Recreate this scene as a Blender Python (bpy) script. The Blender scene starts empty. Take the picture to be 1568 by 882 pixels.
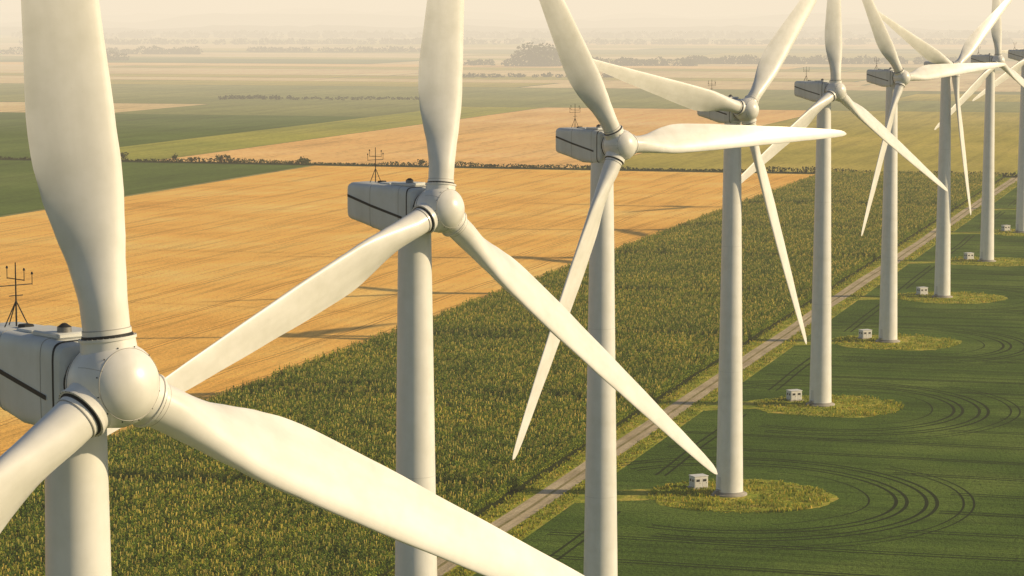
import bpy, math, random
from mathutils import Matrix, Vector, noise as mnoise
random.seed(7)
R = math.radians
scene = bpy.context.scene

# ------------------------------------------------------------------ helpers
CA, SA = math.cos(R(16.0)), math.sin(R(16.0))
def fw(u, v):            # field grid (across the track, along the track) -> world
    return (CA*u + SA*v, -SA*u + CA*v)
def wf(x, y):
    return (CA*x - SA*y, SA*x + CA*y)

def link(o, parent=None):
    scene.collection.objects.link(o)
    if parent: o.parent = parent
    return o

class MB:
    def __init__(s): s.v=[]; s.f=[]; s.m=[]
    def add(s, vs, fs, m=0):
        b=len(s.v); s.v += [tuple(p) for p in vs]
        s.f += [tuple(i+b for i in f) for f in fs]; s.m += [m]*len(fs)
    def loft(s, rings, m=0, cap0=True, cap1=True):
        n=len(rings[0]); vs=[p for r in rings for p in r]; fs=[]
        for k in range(len(rings)-1):
            for i in range(n):
                j=(i+1)%n
                fs.append((k*n+i,k*n+j,(k+1)*n+j,(k+1)*n+i))
        if cap0: fs.append(tuple(range(n))[::-1])
        if cap1: fs.append(tuple((len(rings)-1)*n+i for i in range(n)))
        s.add(vs, fs, m)
    def cyl(s, p0, p1, r0, r1=None, n=16, m=0, caps=True):
        r1 = r0 if r1 is None else r1
        p0=Vector(p0); p1=Vector(p1); d=(p1-p0).normalized()
        a=Vector((0,0,1)) if abs(d.z)<.9 else Vector((1,0,0))
        x=d.cross(a).normalized(); y=d.cross(x)
        rg=[]
        for p,r in ((p0,r0),(p1,r1)):
            rg.append([p+x*math.cos(2*math.pi*i/n)*r+y*math.sin(2*math.pi*i/n)*r for i in range(n)])
        s.loft(rg, m, caps, caps)
    def revolve_y(s, prof, n=48, m=0):
        s.loft([[ (r*math.cos(2*math.pi*i/n), y, r*math.sin(2*math.pi*i/n)) for i in range(n)] for y,r in prof], m)
    def revolve_z(s, prof, n=48, m=0):
        s.loft([[ (r*math.cos(2*math.pi*i/n), r*math.sin(2*math.pi*i/n), z) for i in range(n)] for z,r in prof], m)
    def box(s, c, d, m=0, bev=0.0):
        cx,cy,cz=c; x,y,z=d[0]/2,d[1]/2,d[2]/2
        b=min(bev,x*.9,y*.9,z*.9)
        def ring(zz, ins):
            X=x-ins; Y=y-ins; q=max(b,1e-4)
            return [(cx+a,cy+bb,cz+zz) for a,bb in ((X-q,Y),(-X+q,Y),(-X,Y-q),(-X,-Y+q),(-X+q,-Y),(X-q,-Y),(X,-Y+q),(X,Y-q))]
        if b>0: s.loft([ring(-z,b),ring(-z+b,0),ring(z-b,0),ring(z,b)],m)
        else:
            v=[(cx+i*x,cy+j*y,cz+k*z) for k in(-1,1) for j in(-1,1) for i in(-1,1)]
            s.add(v,[(0,2,3,1),(4,5,7,6),(0,1,5,4),(2,6,7,3),(0,4,6,2),(1,3,7,5)],m)
    def mesh(s, name, mats, smooth=True, ang=35):
        me=bpy.data.meshes.new(name); me.from_pydata(s.v,[],s.f)
        for mt in mats: me.materials.append(mt)
        me.polygons.foreach_set("material_index", s.m)
        if smooth:
            me.polygons.foreach_set("use_smooth",[True]*len(s.f))
            me.update()
            try: me.set_sharp_from_angle(angle=R(ang))
            except Exception: pass
        me.update()
        return me

# ------------------------------------------------------------------ materials
def newmat(name, rough=.8, spec=.3):
    m=bpy.data.materials.new(name); m.use_nodes=True
    nt=m.node_tree; b=nt.nodes["Principled BSDF"]
    b.inputs["Roughness"].default_value=rough
    b.inputs["Specular IOR Level"].default_value=spec
    return m,nt,b
def N(nt,t,**kw):
    n=nt.nodes.new(t)
    for k,v in kw.items(): setattr(n,k,v)
    return n
def coords(nt, rot=0.0, scale=(1,1,1), obj=False):
    if obj:
        g=N(nt,'ShaderNodeTexCoord'); out=g.outputs['Object']
    else:
        g=N(nt,'ShaderNodeNewGeometry'); out=g.outputs['Position']
    mp=N(nt,'ShaderNodeMapping')
    mp.inputs['Rotation'].default_value=(0,0,rot)
    nt.links.new(out,mp.inputs['Vector'])
    mp2=N(nt,'ShaderNodeMapping'); mp2.inputs['Scale'].default_value=scale
    nt.links.new(mp.outputs[0],mp2.inputs['Vector'])
    return mp2.outputs[0]
def noisen(nt,vec,scale,detail=4,rough=.6):
    n=N(nt,'ShaderNodeTexNoise'); n.inputs['Scale'].default_value=scale
    n.inputs['Detail'].default_value=detail; n.inputs['Roughness'].default_value=rough
    nt.links.new(vec,n.inputs['Vector']); return n.outputs['Fac']
def ramp(nt,fac,stops):
    r=N(nt,'ShaderNodeValToRGB'); e=r.color_ramp.elements
    while len(e)<len(stops): e.new(.5)
    for k,(p,c) in enumerate(stops):
        e[k].position=p; e[k].color=(c[0],c[1],c[2],1)
    nt.links.new(fac,r.inputs[0]); return r.outputs[0]
def mixc(nt,fac,a,b,mode='MIX'):
    m=N(nt,'ShaderNodeMix',data_type='RGBA',blend_type=mode)
    if isinstance(fac,(int,float)): m.inputs[0].default_value=fac
    else: nt.links.new(fac,m.inputs[0])
    for i,x in ((6,a),(7,b)):
        if isinstance(x,tuple): m.inputs[i].default_value=(*x,1)
        else: nt.links.new(x,m.inputs[i])
    return m.outputs[2]
def bump(nt,b,h,strength,dist):
    n=N(nt,'ShaderNodeBump'); n.inputs['Strength'].default_value=strength; n.inputs['Distance'].default_value=dist
    nt.links.new(h,n.inputs['Height']); nt.links.new(n.outputs[0],b.inputs['Normal'])

def field_mat(name, c0, c1, c2, streak=(.25,.01), big=.006, fine=.6, along='v', bs=.5, bd=.4, fineamt=.35, stamt=1.0):
    """c0 dark patch, c1 mean, c2 light; streaks run along the crop rows"""
    m,nt,b=newmat(name,.95,.1)
    g=coords(nt,R(16.0))
    sc=(streak[0],streak[1],.2) if along=='v' else (streak[1],streak[0],.2)
    s=coords(nt,R(16.0),sc)
    n1=noisen(nt,g,big,5,.62); n2=noisen(nt,s,1.0,5,.65); n3=noisen(nt,g,fine,4,.75)
    base=ramp(nt,n1,[(.30,c0),(.5,c1),(.68,c2)])
    st=ramp(nt,n2,[(.30,(1-.28*stamt,1-.28*stamt,1-.30*stamt)),(.5,(1,1,1)),(.72,(1+.16*stamt,1+.14*stamt,1+.12*stamt))])
    fi=ramp(nt,n3,[(.28,(1-fineamt*1.3,)*3),(.5,(1,1,1)),(.72,(1+fineamt*.6,)*3)])
    c=mixc(nt,1.0,base,st,'MULTIPLY'); c=mixc(nt,1.0,c,fi,'MULTIPLY')
    nt.links.new(c,b.inputs['Base Color'])
    bump(nt,b,n3,bs,bd)
    return m

M_wheat=field_mat('wheat',(.82,.43,.09),(.98,.56,.135),(1.0,.66,.20),streak=(.30,.010),big=.014,fine=.9,bs=.6,bd=.5,fineamt=.34,stamt=1.0)
M_wheat_far=field_mat('wheat_far',(.84,.48,.17),(.94,.57,.21),(1.0,.66,.30),streak=(.06,.004),big=.005,fine=.2)
M_pale=field_mat('stubble',(.66,.48,.22),(.78,.58,.29),(.86,.66,.36),streak=(.05,.004),big=.004,fine=.1)
M_crop=field_mat('green_crop',(.048,.096,.011),(.080,.142,.018),(.135,.20,.034),streak=(.30,.008),big=.022,fine=1.2,along='u',bs=1.0,bd=.6,fineamt=.6,stamt=1.5)
M_dgreen=field_mat('beet_crop',(.075,.125,.018),(.10,.160,.025),(.14,.20,.04),streak=(.06,.004),big=.006,fine=.3)
M_ditch=field_mat('ditch_growth',(.02,.035,.008),(.035,.055,.012),(.06,.08,.02),fine=.3)
M_green=field_mat('meadow',(.19,.22,.06),(.25,.27,.075),(.33,.33,.10),streak=(.05,.003),big=.004,fine=.15)
M_lgreen=field_mat('young_corn',(.30,.32,.05),(.39,.38,.065),(.47,.43,.09),streak=(.08,.004),big=.006,fine=.25)
M_olive=field_mat('olive_crop',(.34,.30,.05),(.45,.38,.07),(.55,.44,.10),streak=(.10,.006),big=.005,fine=.3)
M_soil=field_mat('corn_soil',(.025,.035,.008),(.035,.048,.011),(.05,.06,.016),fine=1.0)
M_base=field_mat('ground_base',(.16,.19,.06),(.22,.23,.08),(.30,.28,.11),streak=(.02,.002),big=.0025,fine=.05)
M_verge=field_mat('verge_grass',(.16,.23,.022),(.32,.34,.04),(.60,.46,.10),streak=(.3,.12),big=.16,fine=1.3,bs=.8,bd=.5,fineamt=.6)
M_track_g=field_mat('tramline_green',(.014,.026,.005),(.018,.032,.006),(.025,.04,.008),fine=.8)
M_track_w=field_mat('tramline_wheat',(.46,.23,.05),(.55,.29,.065),(.64,.36,.09),fine=.8)
M_road=field_mat('dirt_track',(.40,.32,.21),(.50,.41,.27),(.60,.50,.35),streak=(.9,.03),big=.08,fine=1.5,fineamt=.3)
M_roadmid=field_mat('dirt_track_grass',(.17,.16,.06),(.28,.24,.11),(.38,.31,.17),streak=(.9,.1),big=.2,fine=1.2)

def paint(name,col,rough=.38,dirt=.12):
    m,nt,b=newmat(name,rough,.5)
    v=coords(nt,0,(.8,.8,.10),obj=True); v2=coords(nt,0,(1,1,1),obj=True)
    n=noisen(nt,v,1.0,5,.55); n2=noisen(nt,v2,.35,4,.6); n3=noisen(nt,v2,5.0,3,.7)
    a=ramp(nt,n,[(.30,tuple(c*(1-dirt*.6) for c in col)),(.65,col)])
    bb=ramp(nt,n2,[(.3,(1-dirt*.8,1-dirt*.8,1-dirt)),(.6,(1,1,1))])
    sp=ramp(nt,n3,[(.22,(.78,.72,.62)),(.27,(1,1,1))])
    c=mixc(nt,1.0,a,bb,'MULTIPLY'); c=mixc(nt,1.0,c,sp,'MULTIPLY')
    nt.links.new(c,b.inputs['Base Color'])
    rr=N(nt,'ShaderNodeMapRange'); nt.links.new(n2,rr.inputs[0]); rr.inputs[3].default_value=rough-.08; rr.inputs[4].default_value=rough+.12
    nt.links.new(rr.outputs[0],b.inputs['Roughness'])
    return m
M_white=paint('turbine_white_paint',(.80,.79,.765),.30,.14)
M_tower=paint('tower_white_paint',(.78,.775,.76),.38,.12)
M_nac=paint('nacelle_paint',(.66,.68,.68),.42,.16)
M_dark,_,bd_=newmat('dark_rubber',.6); bd_.inputs['Base Color'].default_value=(.02,.022,.025,1)
M_seam,_,bs_=newmat('seam_grey',.6); bs_.inputs['Base Color'].default_value=(.36,.35,.33,1)
M_seam2,_,bs2=newmat('weld_seam',.6); bs2.inputs['Base Color'].default_value=(.60,.60,.59,1)
M_steel,_,bt_=newmat('galvanised_steel',.5); bt_.inputs['Base Color'].default_value=(.22,.22,.22,1); bt_.inputs['Metallic'].default_value=.4
M_conc=paint('concrete',(.42,.39,.35),.9,.3)

# ------------------------------------------------------------------ turbine meshes
OH=3.7; HUBH=80.0; BL=51.6
def lerp_tab(t,x):
    for (a,b),(c,d) in zip(t,t[1:]):
        if x<=c:
            k=(x-a)/(c-a); k=k*k*(3-2*k)*.35+k*.65
            return b+(d-b)*k
    return t[-1][1]
chord=[(2.7,2.6),(4.5,2.65),(6.5,3.1),(8.5,3.85),(10.5,4.5),(12.5,4.85),(15,4.85),(20,4.4),(27,3.65),(35,2.85),(43,2.0),(48,1.45),(50.3,1.05),(51.2,.65),(51.6,.15)]
thick=[(2.7,2.6),(4.5,2.55),(7,2.2),(10,1.75),(14,1.3),(20,.95),(30,.62),(40,.38),(50,.17),(51.6,.04)]
blend=[(2.7,0),(4.2,0),(8,.6),(12,1),(52,1)]
lef=[(2.7,.5),(4.5,.5),(10,.40),(14,.36),(52,.36)]
twist=[(2.7,26),(8,25),(14,20),(22,14),(35,8),(52,3)]
mb=MB(); rings=[]
NS=36
rs=[2.75,3.2,3.8,4.5]+[5+.6*i for i in range(16)]+[15+1.4*i for i in range(25)]+[49.4,50,50.5,50.9,51.2,51.4,51.55,51.6]
rs=[r for r in rs if r<=51.6]; rs=sorted(set(rs))
for r in rs:
    c=lerp_tab(chord,r); t=lerp_tab(thick,r); b=lerp_tab(blend,r); le=lerp_tab(lef,r); tw=R(lerp_tab(twist,r)+3)
    ring=[]
    for i in range(NS):
        th=2*math.pi*i/NS
        xx=(math.cos(th)-1)*.5*c+le*c
        w=1+(1.3*((1+math.cos(th))/2)**.62-1)*b
        yy=t/2*math.sin(th)*w
        if b>0 and yy<0: yy*= (1-.25*b)
        x=xx*math.cos(tw)+yy*math.sin(tw); y=-xx*math.sin(tw)+yy*math.cos(tw)
        pre=-1.3*((r-2.7)/49)**2
        ring.append((x,y+pre,r))
    rings.append(ring)
mb.loft(rings,0,True,True)
mb.cyl((0,0,2.64),(0,0,2.76),1.40,n=40,m=1)       # dark seal gap
mb.cyl((0,0,2.76),(0,0,3.02),1.36,n=40,m=0)
mb.cyl((0,0,3.02),(0,0,3.07),1.345,n=40,m=2)
me_blade=mb.mesh('blade_mesh',[M_white,M_dark,M_seam],ang=50)

mb=MB()
prof=[(1.95,.02),(1.95,1.6),(1.85,1.85),(1.5,2.08),(.8,2.3),(0.,2.42),(-.6,2.40),(-1.2,2.22),(-1.7,1.92),(-2.1,1.55),(-2.4,1.12),(-2.58,.62),(-2.64,.25),(-2.65,.02)]
mb.revolve_y(prof,56,0)
for y,r in ((-1.62,1.985),(1.25,2.185)):
    mb.revolve_y([(y-.02,r-.05),(y-.02,r+.008),(y+.02,r+.008),(y+.02,r-.05)],56,2)
for k in range(3):
    a=R(120*k); d=Vector((math.sin(a),0,math.cos(a)))
    mb.cyl(d*1.1,d*2.45,1.62,1.52,n=44,m=0)
    mb.cyl(d*2.45,d*2.60,1.60,n=44,m=0)
    mb.cyl(d*2.60,d*2.66,1.44,n=40,m=1)
    t=Vector((math.cos(a),0,-math.sin(a)))
    for q in range(30):
        p=t*math.cos(q*2*math.pi/30)*1.56+Vector((0,1,0))*math.sin(q*2*math.pi/30)*1.56
        mb.cyl(d*2.60+p,d*2.635+p,.03,n=6,m=2)
for q in range(12):
    a=q*2*math.pi/12+.2
    p=Vector((math.cos(a)*2.06,-1.5,math.sin(a)*2.06)); 
    mb.cyl(p,p*1.018,.04,n=8,m=1)
for k in range(3):
    a=R(120*k+60)
    pts=[]
    for y,r in prof[5:9]:
        pts.append((r,y))
    for (r0,y0),(r1,y1) in zip(pts,pts[1:]):
        p0=Vector((math.sin(a)*r0,y0,math.cos(a)*r0)); p1=Vector((math.sin(a)*r1,y1,math.cos(a)*r1))
        mb.cyl(p0,p1,.014,n=6,m=2)
me_hub=mb.mesh('hub_mesh',[M_white,M_dark,M_seam],ang=40)

mb=MB()
def sect(y,w,zt,zb,n=40,e=7.0):
    out=[]
    for i in range(n):
        th=2*math.pi*i/n; c,s=math.cos(th),math.sin(th)
        x=math.copysign(abs(c)**(2/e),c)*w/2; z=math.copysign(abs(s)**(2/e),s)
        out.append((x,y,(zt+zb)/2+z*(zt-zb)/2))
    return out
secs=[(-1.55,3.3,1.7,-2.0),(-1.35,3.8,2.05,-2.35),(-.9,4.0,2.25,-2.6),(.3,4.1,2.38,-2.75),(2.6,4.12,2.42,-2.7),(4.0,4.1,2.44,-2.35),(6.2,3.95,2.44,-1.85),(8.0,3.8,2.42,-1.5),(8.25,3.7,2.3,-1.38),(8.35,3.4,2.1,-1.2)]
mb.loft([sect(*s) for s in secs],0)
mb.cyl((0,-1.85,0),(0,-1.5,0),1.75,n=44,m=1)
for (y,w,zt,zb) in ((.32,4.1,2.38,-2.75),(4.6,4.06,2.44,-2.23)):   # panel joints
    a=sect(y-.025,w+.03,zt+.015,zb-.015); b=sect(y+.025,w+.03,zt+.015,zb-.015)
    mb.loft([a,b],2)
a=sect(-.93,4.03,2.27,-2.62); b=sect(-.80,4.06,2.30,-2.64); mb.loft([a,b],1)   # dark joint behind the front cowl
for sx in (-1,1):           # dark diagonal vent line
    for (y0,z0,y1,z1) in ((8.15,1.05,4.4,.15),(4.4,.15,-.2,-.85)):
        x0=1.93 if y0>8 else 2.06; x1=2.06
        h=.13
        vs=[(sx*x0,y0,z0-h),(sx*x0,y0,z0+h),(sx*x1,y1,z1+h),(sx*x1,y1,z1-h)]
        vo=[(sx*(abs(v[0])+.03),v[1],v[2]) for v in vs]
        mb.add(vs+vo,[(4,5,6,7),(0,1,5,4),(1,2,6,5),(2,3,7,6),(3,0,4,7)],1)
mb.box((0,.9,2.5),(2.7,2.6,.32),0,.08)      # roof hatch
mb.box((0,3.4,2.48),(2.2,1.6,.16),0,.05)
mb.box((.0,4.9,2.52),(.7,.7,.25),1,.05)
mb.cyl((-.5,.2,2.6),(-.5,.2,2.95),.42,.40,n=20,m=3)    # beacon
mb.cyl((-.5,.2,2.95),(-.5,.2,3.15),.40,.12,n=20,m=1)
mx,my=0.0,5.9      # weather mast
mb.cyl((mx,my,2.3),(mx,my,6.1),.055,.035,n=8,m=1)
for dx,dy in ((-.8,.0),(.8,.0),(0,.8)):
    mb.cyl((mx+dx,my+dy,2.4),(mx,my,3.9),.035,n=6,m=1)
mb.cyl((mx-1.1,my,4.8),(mx+1.1,my,4.8),.032,n=6,m=1)
mb.cyl((mx,my-.9,5.15),(mx,my+.9,5.15),.03,n=6,m=1)
mb.cyl((mx-.45,my,4.2),(mx+.45,my,4.2),.03,n=6,m=1)
for dx,dy,z in ((-1.1,0,4.8),(1.1,0,4.8),(0,-.9,5.15),(0,.9,5.15)):
    mb.cyl((mx+dx,my+dy,z-.05),(mx+dx,my+dy,z+.6),.022,n=6,m=1)
    mb.cyl((mx+dx,my+dy,z+.55),(mx+dx,my+dy,z+.7),.08,.04,n=8,m=1)
me_nac=mb.mesh('nacelle_mesh',[M_nac,M_dark,M_seam,M_steel],ang=35)

mb=MB()
TZ=HUBH-2.55
def tr(z): 
    k=z/TZ; return 2.85+(1.72-2.85)*(k**.95)
pr=[(.35,tr(0))]
for z in range(2,78,4): pr.append((float(z),tr(z)))
pr.append((TZ,1.72)); pr.append((TZ+.12,1.9)); pr.append((TZ+.4,1.9))
mb.revolve_z(pr,56,0)
for z in (26.,52.):
    mb.revolve_z([(z-.03,tr(z)-.05),(z-.03,tr(z)+.008),(z+.03,tr(z)+.008),(z+.03,tr(z)-.05)],56,5)
mb.revolve_z([(.0,3.7),(.3,3.7),(.35,3.6),(.36,2.0)],48,3)      # concrete plinth
mb.revolve_z([(.36,3.15),(.55,3.15),(.58,2.8)],48,3)
mb.revolve_z([(.58,2.86),(.80,2.90),(.82,2.7)],48,2)
ad=R(215)
def onr(a,r,z): return Vector((math.cos(a)*r,math.sin(a)*r,z))
dd=[]
for z in (1.6,4.0):
    for da in (-.17,.17): dd.append(onr(ad+da,tr(z)+.04,z))
mb.add(dd,[(0,1,3,2)],5)
for k in range(5):
    c=onr(ad,4.6-.38*k,.3+.25*k)
    mb.box(c,(.9,.9,.06),4)
me_tower=mb.mesh('tower_mesh',[M_tower,M_dark,M_seam,M_conc,M_steel,M_seam2],ang=30)

def turbine(X,Y,yaw,phase,tilt=3.0):
    e=bpy.data.objects.new('wind_turbine',None); link(e); e.location=(X,Y,0); e.rotation_euler=(0,0,R(yaw)); e.empty_display_size=5
    o=link(bpy.data.objects.new('tower',me_tower),e); o.rotation_euler=(0,0,-R(yaw))
    n=link(bpy.data.objects.new('nacelle',me_nac),e); n.location=(0,0,HUBH)
    base=Matrix.Translation((0,-OH,HUBH+.1))@Matrix.Rotation(R(-tilt),4,'X')
    h=link(bpy.data.objects.new('rotor_hub',me_hub),e); h.matrix_local=base@Matrix.Rotation(R(phase),4,'Y')
    for k in range(3):
        b=link(bpy.data.objects.new('blade_%d'%(k+1),me_blade),e)
        b.matrix_local=base@Matrix.Rotation(R(phase+120*k),4,'Y')
    return e
T=[(-24.4,144.4,43,-3.2,5),(-10.1,270,46,9,5),(13.7,397,43,-30,3.5),(45.3,536.5,43,43,3),(78.8,660.5,44,2,3),
   (114.4,788.4,44,-33.5,3),(151.1,911.7,44,54,3),(190.5,1043,44,0,3),(231,1179,44,8,3),(272,1320,44,30,3)]
for t in T: turbine(*t)
T=[t[:4] for t in T]

# ------------------------------------------------------------------ transformer cabinets
mb=MB()
mb.box((0,0,.12),(4.0,3.2,.24),3)
mb.box((0,0,1.40),(3.2,2.5,2.3),0,.06)
mb.box((0,0,2.62),(3.45,2.75,.14),0,.05)
for x in (-.78,.78):
    mb.box((x,-1.262,1.3),(1.25,.03,1.8),2)
    mb.box((x,-1.285,1.75),(.8,.03,.5),1)
    mb.box((x+.45,-1.285,1.2),(.06,.04,.25),1)
for y in (-.55,.55):
    mb.box((1.612,y,1.3),(.03,.85,1.7),2); mb.box((1.635,y,1.6),(.03,.6,.8),1)
    mb.box((-1.612,y,1.3),(.03,.85,1.7),2); mb.box((-1.635,y,1.7),(.03,.55,.5),1)
me_cab=mb.mesh('cabinet_mesh',[M_tower,M_dark,M_seam2,M_conc],ang=30)
for X,Y,_,_ in T[:10]:
    o=link(bpy.data.objects.new('transformer_cabinet',me_cab)); o.location=(X-5.9,Y+7.5,0.05); o.rotation_euler=(0,0,R(24))

# ------------------------------------------------------------------ ground
def sheet(name,poly,z,mat):
    me=bpy.data.meshes.new(name); me.from_pydata([(x,y,z) for x,y in poly],[],[tuple(range(len(poly)))])
    me.materials.append(mat); me.update(); return link(bpy.data.objects.new(name,me))
def rect(name,u0,u1,v0,v1,z,mat):
    return sheet(name,[fw(u0,v0),fw(u1,v0),fw(u1,v1),fw(u0,v1)],z,mat)
me=bpy.data.meshes.new('ground'); vs=[(0,3000,-.05)]; fs=[]
rr=[2000,6000,15000,40000,90000]; n=48
for r in rr: vs+=[(r*math.cos(2*math.pi*i/n),3000+r*math.sin(2*math.pi*i/n),-.05) for i in range(n)]
for i in range(n): fs.append((0,1+i,1+(i+1)%n))
for k in range(len(rr)-1):
    for i in range(n): fs.append((1+k*n+i,1+(k+1)*n+i,1+(k+1)*n+(i+1)%n,1+k*n+(i+1)%n))
me.from_pydata(vs,[],fs); me.materials.append(M_base); link(bpy.data.objects.new('ground',me))

HV=1596
rect('wheat_field',-588,-256,60,HV-6,.0,M_wheat)
rect('beet_field',-1700,-592,60,HV-6,.0,M_dgreen)
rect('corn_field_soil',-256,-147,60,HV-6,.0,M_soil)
rect('green_crop_field',-133,900,60,HV-6,.0,M_crop)
rect('verge',-147,-133,60,HV+200,.01,M_verge)
rect('ditch_verge',-1700,900,HV-8,HV+12,.02,M_ditch)
rect('wheat_field',-710,-418,HV+12,2600,.0,M_wheat_far)
rect('grass_strip',-805,-712,HV+12,2600,.0,M_lgreen)
rect('beet_field',-1900,-806,HV+12,2330,.0,M_dgreen)
rect('olive_field',-417,1200,HV+12,2600,.0,M_olive)
rect('stubble_field',-2100,-1080,2335,2590,.0,M_pale)
rect('meadow',-1078,-806,2335,2600,.0,M_green)
rect('meadow',-2100,-400,2610,3250,.0,M_green)
rect('olive_field',-398,1500,2610,2900,.0,M_green)
rect('stubble_field',-398,1500,2905,3150,.0,M_olive)
rng=random.Random(11)
mats=[M_green,M_pale,M_green,M_wheat_far,M_olive,M_green,M_dgreen,M_lgreen,M_olive,M_pale]
v=3260; k=0
while v<17000:
    dv=rng.uniform(120,330)*(v/3200)**.8
    u=-1.1*v-rng.uniform(0,800)
    while u<v*.5:
        du=rng.uniform(500,1600)*(v/3500)**.5
        m=mats[rng.randrange(len(mats))]
        rect('farm_field',u,u+du-8,v,v+dv-8,.0+.0,m)
        u+=du
    v+=dv

def ribbon(mbld,pts,w,z,m=0):
    L=[];Rr=[]
    for i,p in enumerate(pts):
        a=pts[max(i-1,0)]; b=pts[min(i+1,len(pts)-1)]
        d=Vector((b[0]-a[0],b[1]-a[1])).normalized(); n=Vector((-d.y,d.x))*w/2
        L.append((p[0]+n.x,p[1]+n.y,z)); Rr.append((p[0]-n.x,p[1]-n.y,z))
    k=len(pts); mbld.add(L+Rr,[(i,i+k,i+1+k,i+1) for i in range(k-1)],m)
def wob(v,s,a): return a*(mnoise.noise(Vector((v*s,3.1,0)))) 
mb=MB()
vv=[100+6*i for i in range(290)]
ribbon(mb,[fw(-140.5+wob(v,.012,1.2),v) for v in vv],5.4,.02,0)
ribbon(mb,[fw(-140.5+wob(v,.012,1.2),v) for v in vv],.7,.03,1)
o=link(bpy.data.objects.new('dirt_track',mb.mesh('dirt_track',[M_road,M_roadmid],False)))

pads=MB(); tl=MB()
for idx,(X,Y,_,_) in enumerate(T):
    pts=[]; r0=18.5
    for i in range(90):
        a=2*math.pi*i/90
        r=r0*(1+.16*mnoise.noise(Vector((math.cos(a)*1.6+idx*5,math.sin(a)*1.6,1))))+1.3*mnoise.noise(Vector((i*.6,idx,2)))
        pts.append((X+2+r*math.cos(a)*1.05,Y-2+r*math.sin(a),.030+.001*idx))
    pads.add(pts,[tuple(range(90))],0)
    tu,tv=wf(X,Y)
    pl=[]
    for i in range(13):
        k=i/12
        px=X-8-(1-k)*(X-8-fw(-137,tv-8)[0]); py=Y+2+(1-k)*-6
        pl.append((px,py))
    ribbon(pads,pl,12,.025,0)
    for r,a0,a1,w in ((33.0,-125,125,.75),(35.2,-125,125,.75),(39.3,-118,128,.75),(41.5,-118,128,.75),(46.5,-100,40,.45),(48.6,-100,40,.45),(27.5,-80,70,.4)):
        if idx<1: continue
        arc=[]
        for i in range(61):
            t_=i/60; a=R(a0+(a1-a0)*t_)
            rr_=r+1.2*mnoise.noise(Vector((t_*3,idx*3.7,r*.03)))
            arc.append((X+rr_*math.cos(a)+1,Y-2+rr_*math.sin(a)*1.12))
        ribbon(tl,arc,w,.014+r*.0001,0)
for v in range(330,1590,21):
    for d in (0,2.1):
        u=-130; seg=[]
        while u<700:
            x,y=fw(u,v+d+wob(u+v,.01,2.5))
            blocked=any(math.hypot(x-X-1,(y-Y+2)/1.12)<42 for X,Y,_,_ in T)
            if blocked:
                if len(seg)>2: ribbon(tl,seg,.75,.008,0)
                seg=[]
            else: seg.append((x,y))
            u+=5
        if len(seg)>2: ribbon(tl,seg,.75,.008,0)
# headland tramlines parallel to the dirt track
for u in (-124,-121.9):
    seg=[]
    for v in range(300,1580,6):
        x,y=fw(u+wob(v,.02,1.0),v)
        if any(math.hypot(x-X,y-Y)<24 or (x<X and abs(y-Y)<13) for X,Y,_,_ in T):
            if len(seg)>2: ribbon(tl,seg,.6,.011,0)
            seg=[]
        else: seg.append((x,y))
    if len(seg)>2: ribbon(tl,seg,.6,.011,0)
link(bpy.data.objects.new('pad_grass',pads.mesh('pad_grass',[M_verge],False)))
link(bpy.data.objects.new('crop_tramlines',tl.mesh('crop_tramlines',[M_track_g],False)))
tw=MB()
for u in (-263,-275,-294,-318,-345,-375,-410,-445,-480,-515,-550):
    for d in (0,2.0):
        pts=[fw(u+d+wob(v+u*7,.006,5)+wob(v+u*3,.03,1.0),v) for v in range(300,HV-10,8)]
        ribbon(tw,pts,.5,.02,0)
for v in (820,1010,1230,1400):
    for d in (0,2.0):
        pts=[fw(u,v+d+wob(u+v,.01,8)) for u in range(-586,-258,8)]
        ribbon(tw,pts,.3,.024,0)
link(bpy.data.objects.new('wheat_tramlines',tw.mesh('wheat_tramlines',[M_track_w],False)))

# ------------------------------------------------------------------ vegetation
def leafmat(name,c0,c1,c2,sc=.35,trans=.3,lo=.62,hi=1.3):
    m,nt,b=newmat(name,.6,.25)
    g=coords(nt); n=noisen(nt,g,sc,4,.7); nb=noisen(nt,g,.025,3,.6)
    gi=N(nt,'ShaderNodeNewGeometry')
    rp=ramp(nt,gi.outputs['Random Per Island'],[(0,c0),(.55,c1),(1,c2)])
    sh=ramp(nt,n,[(.3,(lo,lo+.04,lo)),(.7,(hi,hi-.06,hi-.2))])
    sb=ramp(nt,nb,[(.35,(.80,.86,.85)),(.65,(1.2,1.12,1.0))])
    c=mixc(nt,1.0,rp,sh,'MULTIPLY'); c=mixc(nt,1.0,c,sb,'MULTIPLY')
    nt.links.new(c,b.inputs['Base Color'])
    tb=N(nt,'ShaderNodeBsdfTranslucent'); nt.links.new(c,tb.inputs[0])
    mx=N(nt,'ShaderNodeMixShader'); mx.inputs[0].default_value=trans
    nt.links.new(b.outputs[0],mx.inputs[1]); nt.links.new(tb.outputs[0],mx.inputs[2])
    nt.links.new(mx.outputs[0],nt.nodes['Material Output'].inputs[0])
    return m
M_corn=leafmat('corn_leaf',(.06,.13,.013),(.16,.25,.026),(.46,.47,.06),.15)
M_tassel=leafmat('corn_tassel',(.45,.42,.08),(.62,.52,.13),(.72,.56,.18))
M_hedge=leafmat('hedge_leaf',(.025,.045,.010),(.045,.07,.015),(.08,.10,.025),.05,.15)
M_tuft=leafmat('rough_grass',(.18,.28,.03),(.38,.42,.05),(.72,.54,.12),.2)
M_bark,_,bb_=newmat('bark',.9); bb_.inputs['Base Color'].default_value=(.08,.06,.04,1)

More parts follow.
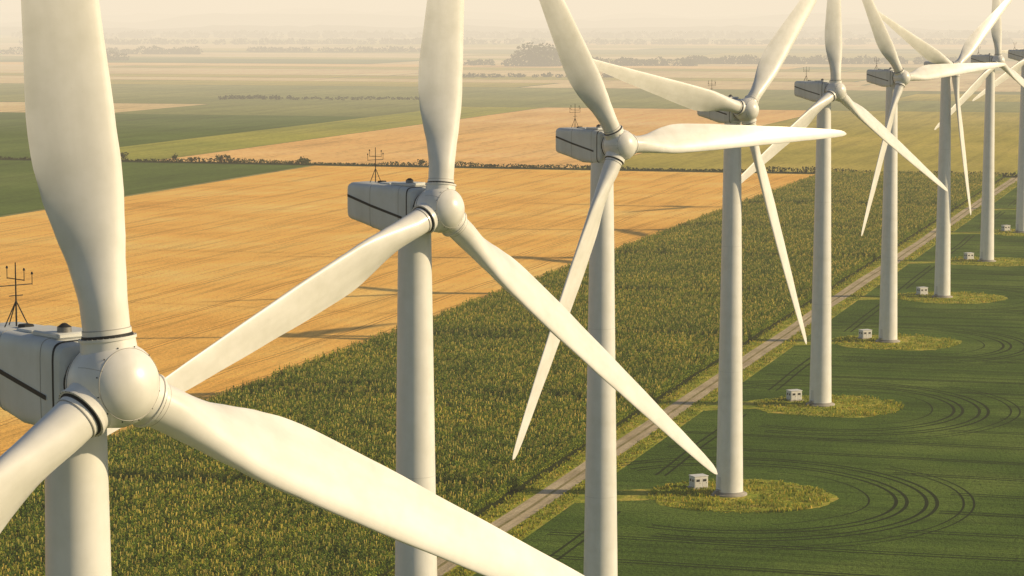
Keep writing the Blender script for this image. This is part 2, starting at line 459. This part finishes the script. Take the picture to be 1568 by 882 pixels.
def corn_patch(seed,W=6.0,Lr=8.0):
    rg=random.Random(seed); m=MB()
    rows=3; npl=9
    for r in range(rows):
        for k in range(npl):
            if rg.random()<.08: continue
            x=-W/2+(r+.5)*W/rows+rg.gauss(0,.11); y=-Lr/2+(k+.5)*Lr/npl+rg.gauss(0,.16)
            H=2.8*rg.uniform(.65,1.2)
            nl=13; a0=rg.uniform(0,6.28)
            for l in range(nl):
                a=a0+l*2.4+rg.uniform(-.4,.4); z0=H*(.15+.72*l/nl); ln=rg.uniform(.7,1.1)*(1-.35*l/nl); w=.14
                dx,dy=math.cos(a),math.sin(a); px,py=-dy,dx; vs=[]
                for s,(rad,dz,ww) in enumerate(((0,0,.7),(.30,.46,1.25),(.58,.58,1.0),(.82,.30,.2))):
                    cx=x+dx*rad*ln; cy=y+dy*rad*ln; cz=z0+dz*ln*1.1
                    vs+=[(cx+px*w*ww,cy+py*w*ww,cz),(cx-px*w*ww,cy-py*w*ww,cz+.03)]
                m.add(vs,[(0,1,3,2),(2,3,5,4),(4,5,7,6)],0)
            if rg.random()<.6:
              for q in range(2):
                a=rg.uniform(0,3.14); dx,dy=math.cos(a)*.06,math.sin(a)*.06
                tx,ty=rg.gauss(0,.1),rg.gauss(0,.1)
                m.add([(x-dx,y-dy,H*.85),(x+dx,y+dy,H*.85),(x+tx+dx*1.6,y+ty+dy*1.6,H+.4),(x+tx-dx*1.6,y+ty-dy*1.6,H+.4)],[(0,1,2,3)],1)
    return m.mesh('corn_patch',[M_corn,M_tassel],False)
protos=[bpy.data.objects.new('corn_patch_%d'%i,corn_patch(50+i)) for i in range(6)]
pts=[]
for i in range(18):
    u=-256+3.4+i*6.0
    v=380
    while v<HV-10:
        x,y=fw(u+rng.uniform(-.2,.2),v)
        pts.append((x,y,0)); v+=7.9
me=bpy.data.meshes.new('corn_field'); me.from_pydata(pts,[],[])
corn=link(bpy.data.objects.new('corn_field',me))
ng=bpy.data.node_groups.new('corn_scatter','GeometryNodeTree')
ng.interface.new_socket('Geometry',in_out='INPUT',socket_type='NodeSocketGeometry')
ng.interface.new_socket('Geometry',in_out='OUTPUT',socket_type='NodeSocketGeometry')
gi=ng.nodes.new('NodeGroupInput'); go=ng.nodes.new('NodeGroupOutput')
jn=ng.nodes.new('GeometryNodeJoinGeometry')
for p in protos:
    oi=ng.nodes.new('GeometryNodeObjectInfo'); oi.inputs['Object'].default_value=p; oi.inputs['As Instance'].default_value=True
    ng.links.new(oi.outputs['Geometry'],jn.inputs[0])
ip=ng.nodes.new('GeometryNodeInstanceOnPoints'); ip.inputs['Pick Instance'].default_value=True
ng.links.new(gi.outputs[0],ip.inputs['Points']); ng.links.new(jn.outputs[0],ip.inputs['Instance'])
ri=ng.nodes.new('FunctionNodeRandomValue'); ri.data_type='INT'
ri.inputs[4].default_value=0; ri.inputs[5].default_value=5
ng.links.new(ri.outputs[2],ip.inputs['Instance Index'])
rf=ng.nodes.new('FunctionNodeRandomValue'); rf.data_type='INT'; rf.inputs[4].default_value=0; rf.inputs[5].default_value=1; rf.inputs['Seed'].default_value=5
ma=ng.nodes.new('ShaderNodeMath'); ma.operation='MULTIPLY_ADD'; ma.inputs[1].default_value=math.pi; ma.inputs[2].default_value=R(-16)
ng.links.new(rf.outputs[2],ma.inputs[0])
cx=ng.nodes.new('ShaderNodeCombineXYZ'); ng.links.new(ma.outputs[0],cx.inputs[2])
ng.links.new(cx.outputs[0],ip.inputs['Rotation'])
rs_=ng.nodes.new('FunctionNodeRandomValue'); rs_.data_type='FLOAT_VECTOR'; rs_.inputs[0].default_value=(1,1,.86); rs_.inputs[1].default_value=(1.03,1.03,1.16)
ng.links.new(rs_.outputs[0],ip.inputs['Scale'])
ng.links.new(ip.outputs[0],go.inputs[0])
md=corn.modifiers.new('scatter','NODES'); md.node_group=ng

def foliage(mbld,blobs,leaf,density,rg,m=0):
    for (x,y,z,rx,ry,rz) in blobs:
        n=int(density*(rx*ry+rx*rz+ry*rz)/(leaf*leaf))
        for _ in range(n):
            d=Vector((rg.gauss(0,1),rg.gauss(0,1),rg.gauss(0,1))).normalized()
            k=rg.uniform(.62,1.04)
            c=Vector((x+d.x*rx*k,y+d.y*ry*k,max(z+d.z*rz*k,.1)))
            a=Vector((rg.gauss(0,1),rg.gauss(0,1),rg.gauss(0,1))).normalized()
            b=a.cross(Vector((rg.gauss(0,1),rg.gauss(0,1),rg.gauss(0,1)))).normalized()
            s=leaf*rg.uniform(.5,1.1)
            mbld.add([c+a*s,c+b*s*.8,c-a*s,c-b*s*.8],[(0,1,2,3)],m)
hb=[]; u=-1050
while u<600:
    n=mnoise.noise(Vector((u*.013,7,0))); n2=mnoise.noise(Vector((u*.06,1,0)))
    h=max(1.3,2.2+3.0*n+1.6*n2)
    x,y=fw(u,HV+3+n2*1.5); hb.append((x,y,h*.45,rng.uniform(2.4,4.2),1.8,h*.6))
    u+=rng.uniform(2.5,4.5)
mb=MB(); foliage(mb,hb,.8,1.6,rng)
link(bpy.data.objects.new('hedgerow',mb.mesh('hedgerow',[M_hedge],False)))
def tree(x,y,h,r,leaf,name='hedgerow_tree',n=9,dens=1.2):
    rg=random.Random(int(x*7+y)); mb=MB()
    mb.cyl((x,y,-.1),(x+.2,y,h*.55),h*.035,h*.018,n=8,m=1)
    bl=[]
    for i in range(n):
        a=rg.uniform(0,6.28); q=rg.uniform(.2,.75)*r; zz=h*rg.uniform(.32,.82)
        mb.cyl((x,y,h*.25),(x+math.cos(a)*q,y+math.sin(a)*q,zz),h*.015,h*.005,n=5,m=1)
        s=r*rg.uniform(.28,.5); bl.append((x+math.cos(a)*q,y+math.sin(a)*q,zz,s,s,s*.8))
    foliage(mb,bl,leaf,dens,rg)
    link(bpy.data.objects.new(name,mb.mesh(name,[M_hedge,M_bark],False)))
for (u,h,r) in ((-760,7,4.5),(-742,9,5),(-728,6,4),(-690,6,3.5),(-660,5,4),(-600,5,5),(-520,5,3),(-655,6,3)):
    x,y=fw(u,HV+4+rng.uniform(-2,2)); tree(x,y,h,r,.7)
def grove(x0,x1,y,h,name='distant_tree_line',leaf=3.0,dy=30,gap=.1,env=None,dens=2.6):
    rg=random.Random(int(x0+y)); bl=[]; x=x0
    while x<x1:
        k=(x-x0)/(x1-x0); e=env(k) if env else 1
        hh=h*e*rg.uniform(.6,1.1)
        if rg.random()>gap: bl.append((x,y+rg.uniform(-dy,dy),hh*.42,hh*rg.uniform(.6,1.1),hh*.5,hh*.55))
        x+=h*rg.uniform(.3,.7)
    mb=MB(); foliage(mb,bl,leaf,dens,rg)
    link(bpy.data.objects.new(name,mb.mesh(name,[M_hedge],False)))
grove(-5,95,4650,40,'tree_grove',3,15,0,lambda k:.35+.65*math.sin(math.pi*min(1,max(0,k)))**.8,dens=3)
grove(90,330,4700,15,gap=.08)
grove(-130,-30,4750,10,gap=.15)
grove(330,900,4850,16,gap=.05)
grove(-960,-760,5200,26,gap=.08,env=lambda k:.5+.5*math.sin(3.14*k))
grove(-1500,-700,5900,18,gap=.25)
grove(-620,-200,6200,14,gap=.3)
grove(-330,-250,2960,4,leaf=1.2,gap=.1)
grove(-250,-100,2940,2.5,leaf=1.0,gap=.4)
grove(-100,200,3900,6,leaf=2,gap=.5)
grove(-1400,1700,7600,18,leaf=4,gap=.3,dy=120)
grove(-1800,2200,9300,26,leaf=5,gap=.2,dy=200)

M_hill=field_mat('hill_woods',(.04,.055,.04),(.06,.08,.05),(.10,.12,.07),big=.002,fine=.02)
for (yb,amp,s) in ((10500,55,.0006),(13500,95,.00045),(17500,150,.00035)):
    vs=[];fs=[];n=160
    for i in range(n+1):
        x=-5000+10000*i/n*1.0
        if yb>13000: x*=1.4
        h=amp*max(0.05,.45+mnoise.noise(Vector((x*s,yb,0)))+.35*mnoise.noise(Vector((x*s*5,yb,2)))+.12*mnoise.noise(Vector((x*s*22,yb,2))))
        vs+=[(x,yb,-1),(x,yb+500,h),(x,yb+1400,-1)]
    for i in range(n):
        a=i*3; fs+=[(a,a+3,a+4,a+1),(a+1,a+4,a+5,a+2)]
    me=bpy.data.meshes.new('distant_hills'); me.from_pydata(vs,[],fs); me.materials.append(M_hill); link(bpy.data.objects.new('distant_hills',me))

mb=MB()
def tuft(x,y,h):
    for q in range(3):
        a=rng.uniform(0,6.28); w=rng.uniform(.08,.22); dx,dy=math.cos(a)*w,math.sin(a)*w; lx,ly=rng.gauss(0,.15),rng.gauss(0,.15)
        mb.add([(x-dx,y-dy,0),(x+dx,y+dy,0),(x+lx+dx*.4,y+ly+dy*.4,h),(x+lx-dx*.4,y+ly-dy*.4,h)],[(0,1,2,3)],0)
for X,Y,_,_ in T[3:]:
    for _ in range(int(1900*(540/Y)**1.3)):
        a=rng.uniform(0,6.28); r=19*math.sqrt(rng.random())
        if r<4.2: continue
        hh=.25+.55*max(0,.5+mnoise.noise(Vector((r*math.cos(a)*.2,r*math.sin(a)*.2,X))))
        tuft(X+2+r*math.cos(a),Y-2+r*math.sin(a),hh*rng.uniform(.6,1.2))
for _ in range(9000):
    v=430+1150*rng.random()**1.6; s=rng.choice((-1,1)); u=-140.5+s*(3.0+4.2*rng.random())
    x,y=fw(u,v); tuft(x,y,rng.uniform(.2,.65))
link(bpy.data.objects.new('rough_grass',mb.mesh('rough_grass',[M_tuft],False)))

# ------------------------------------------------------------------ haze (homogeneous absorbing layers that glow in place of scattered sunlight: thin overall, thicker bank over the far plain)
def glow_haze(name,K,col,c,d):
    mh=bpy.data.materials.new(name); mh.use_nodes=True; nt=mh.node_tree
    for n in list(nt.nodes):
        if n.type!='OUTPUT_MATERIAL': nt.nodes.remove(n)
    out=[n for n in nt.nodes if n.type=='OUTPUT_MATERIAL'][0]
    ab=N(nt,'ShaderNodeVolumeAbsorption'); ab.inputs['Color'].default_value=(0,0,0,1); ab.inputs['Density'].default_value=K
    em=N(nt,'ShaderNodeEmission'); em.inputs['Color'].default_value=(*col,1); em.inputs['Strength'].default_value=K  # emission colour stands in for sunlight scattered by the air
    ad_=N(nt,'ShaderNodeAddShader'); nt.links.new(ab.outputs[0],ad_.inputs[0]); nt.links.new(em.outputs[0],ad_.inputs[1]); nt.links.new(ad_.outputs[0],out.inputs['Volume'])
    mb=MB(); mb.box(c,d,0)
    link(bpy.data.objects.new(name,mb.mesh(name,[mh],False)))
glow_haze('glow_haze',6.5e-5,(.95,.79,.55),(0,19500,195),(11000,41000,410))
glow_haze('glow_haze_bank',1.9e-4,(.94,.82,.65),(0,22000,190),(16000,39800,392))

# ------------------------------------------------------------------ light
ELEV=23.5; sd=Vector((1,-.08)).normalized()
az=math.atan2(sd.x,sd.y)
to_sun=Vector((sd.x*math.cos(R(ELEV)),sd.y*math.cos(R(ELEV)),math.sin(R(ELEV))))
sl=bpy.data.lights.new('sun','SUN'); sl.energy=5.0; sl.angle=R(.6); sl.color=(1.0,.785,.47)
so=link(bpy.data.objects.new('sun',sl)); so.rotation_euler=(-to_sun).to_track_quat('-Z','Y').to_euler()
w=bpy.data.worlds.new('World'); scene.world=w; w.use_nodes=True; nt=w.node_tree
bg=nt.nodes['Background']; sk=nt.nodes.new('ShaderNodeTexSky'); sk.sky_type='NISHITA'; sk.sun_disc=False
sk.sun_elevation=R(ELEV); sk.sun_rotation=az; sk.air_density=1.0; sk.dust_density=1.0
nt.links.new(sk.outputs[0],bg.inputs[0]); bg.inputs[1].default_value=.08

# ------------------------------------------------------------------ camera
cd=bpy.data.cameras.new('camera'); cd.lens=91.8; cd.sensor_width=36; cd.clip_start=1; cd.clip_end=200000
co=link(bpy.data.objects.new('camera',cd)); co.location=(0,0,100.5); co.rotation_euler=(R(90-6.09),0,0)
scene.camera=co
scene.view_settings.view_transform='Standard'; scene.view_settings.look='None'; scene.view_settings.exposure=0
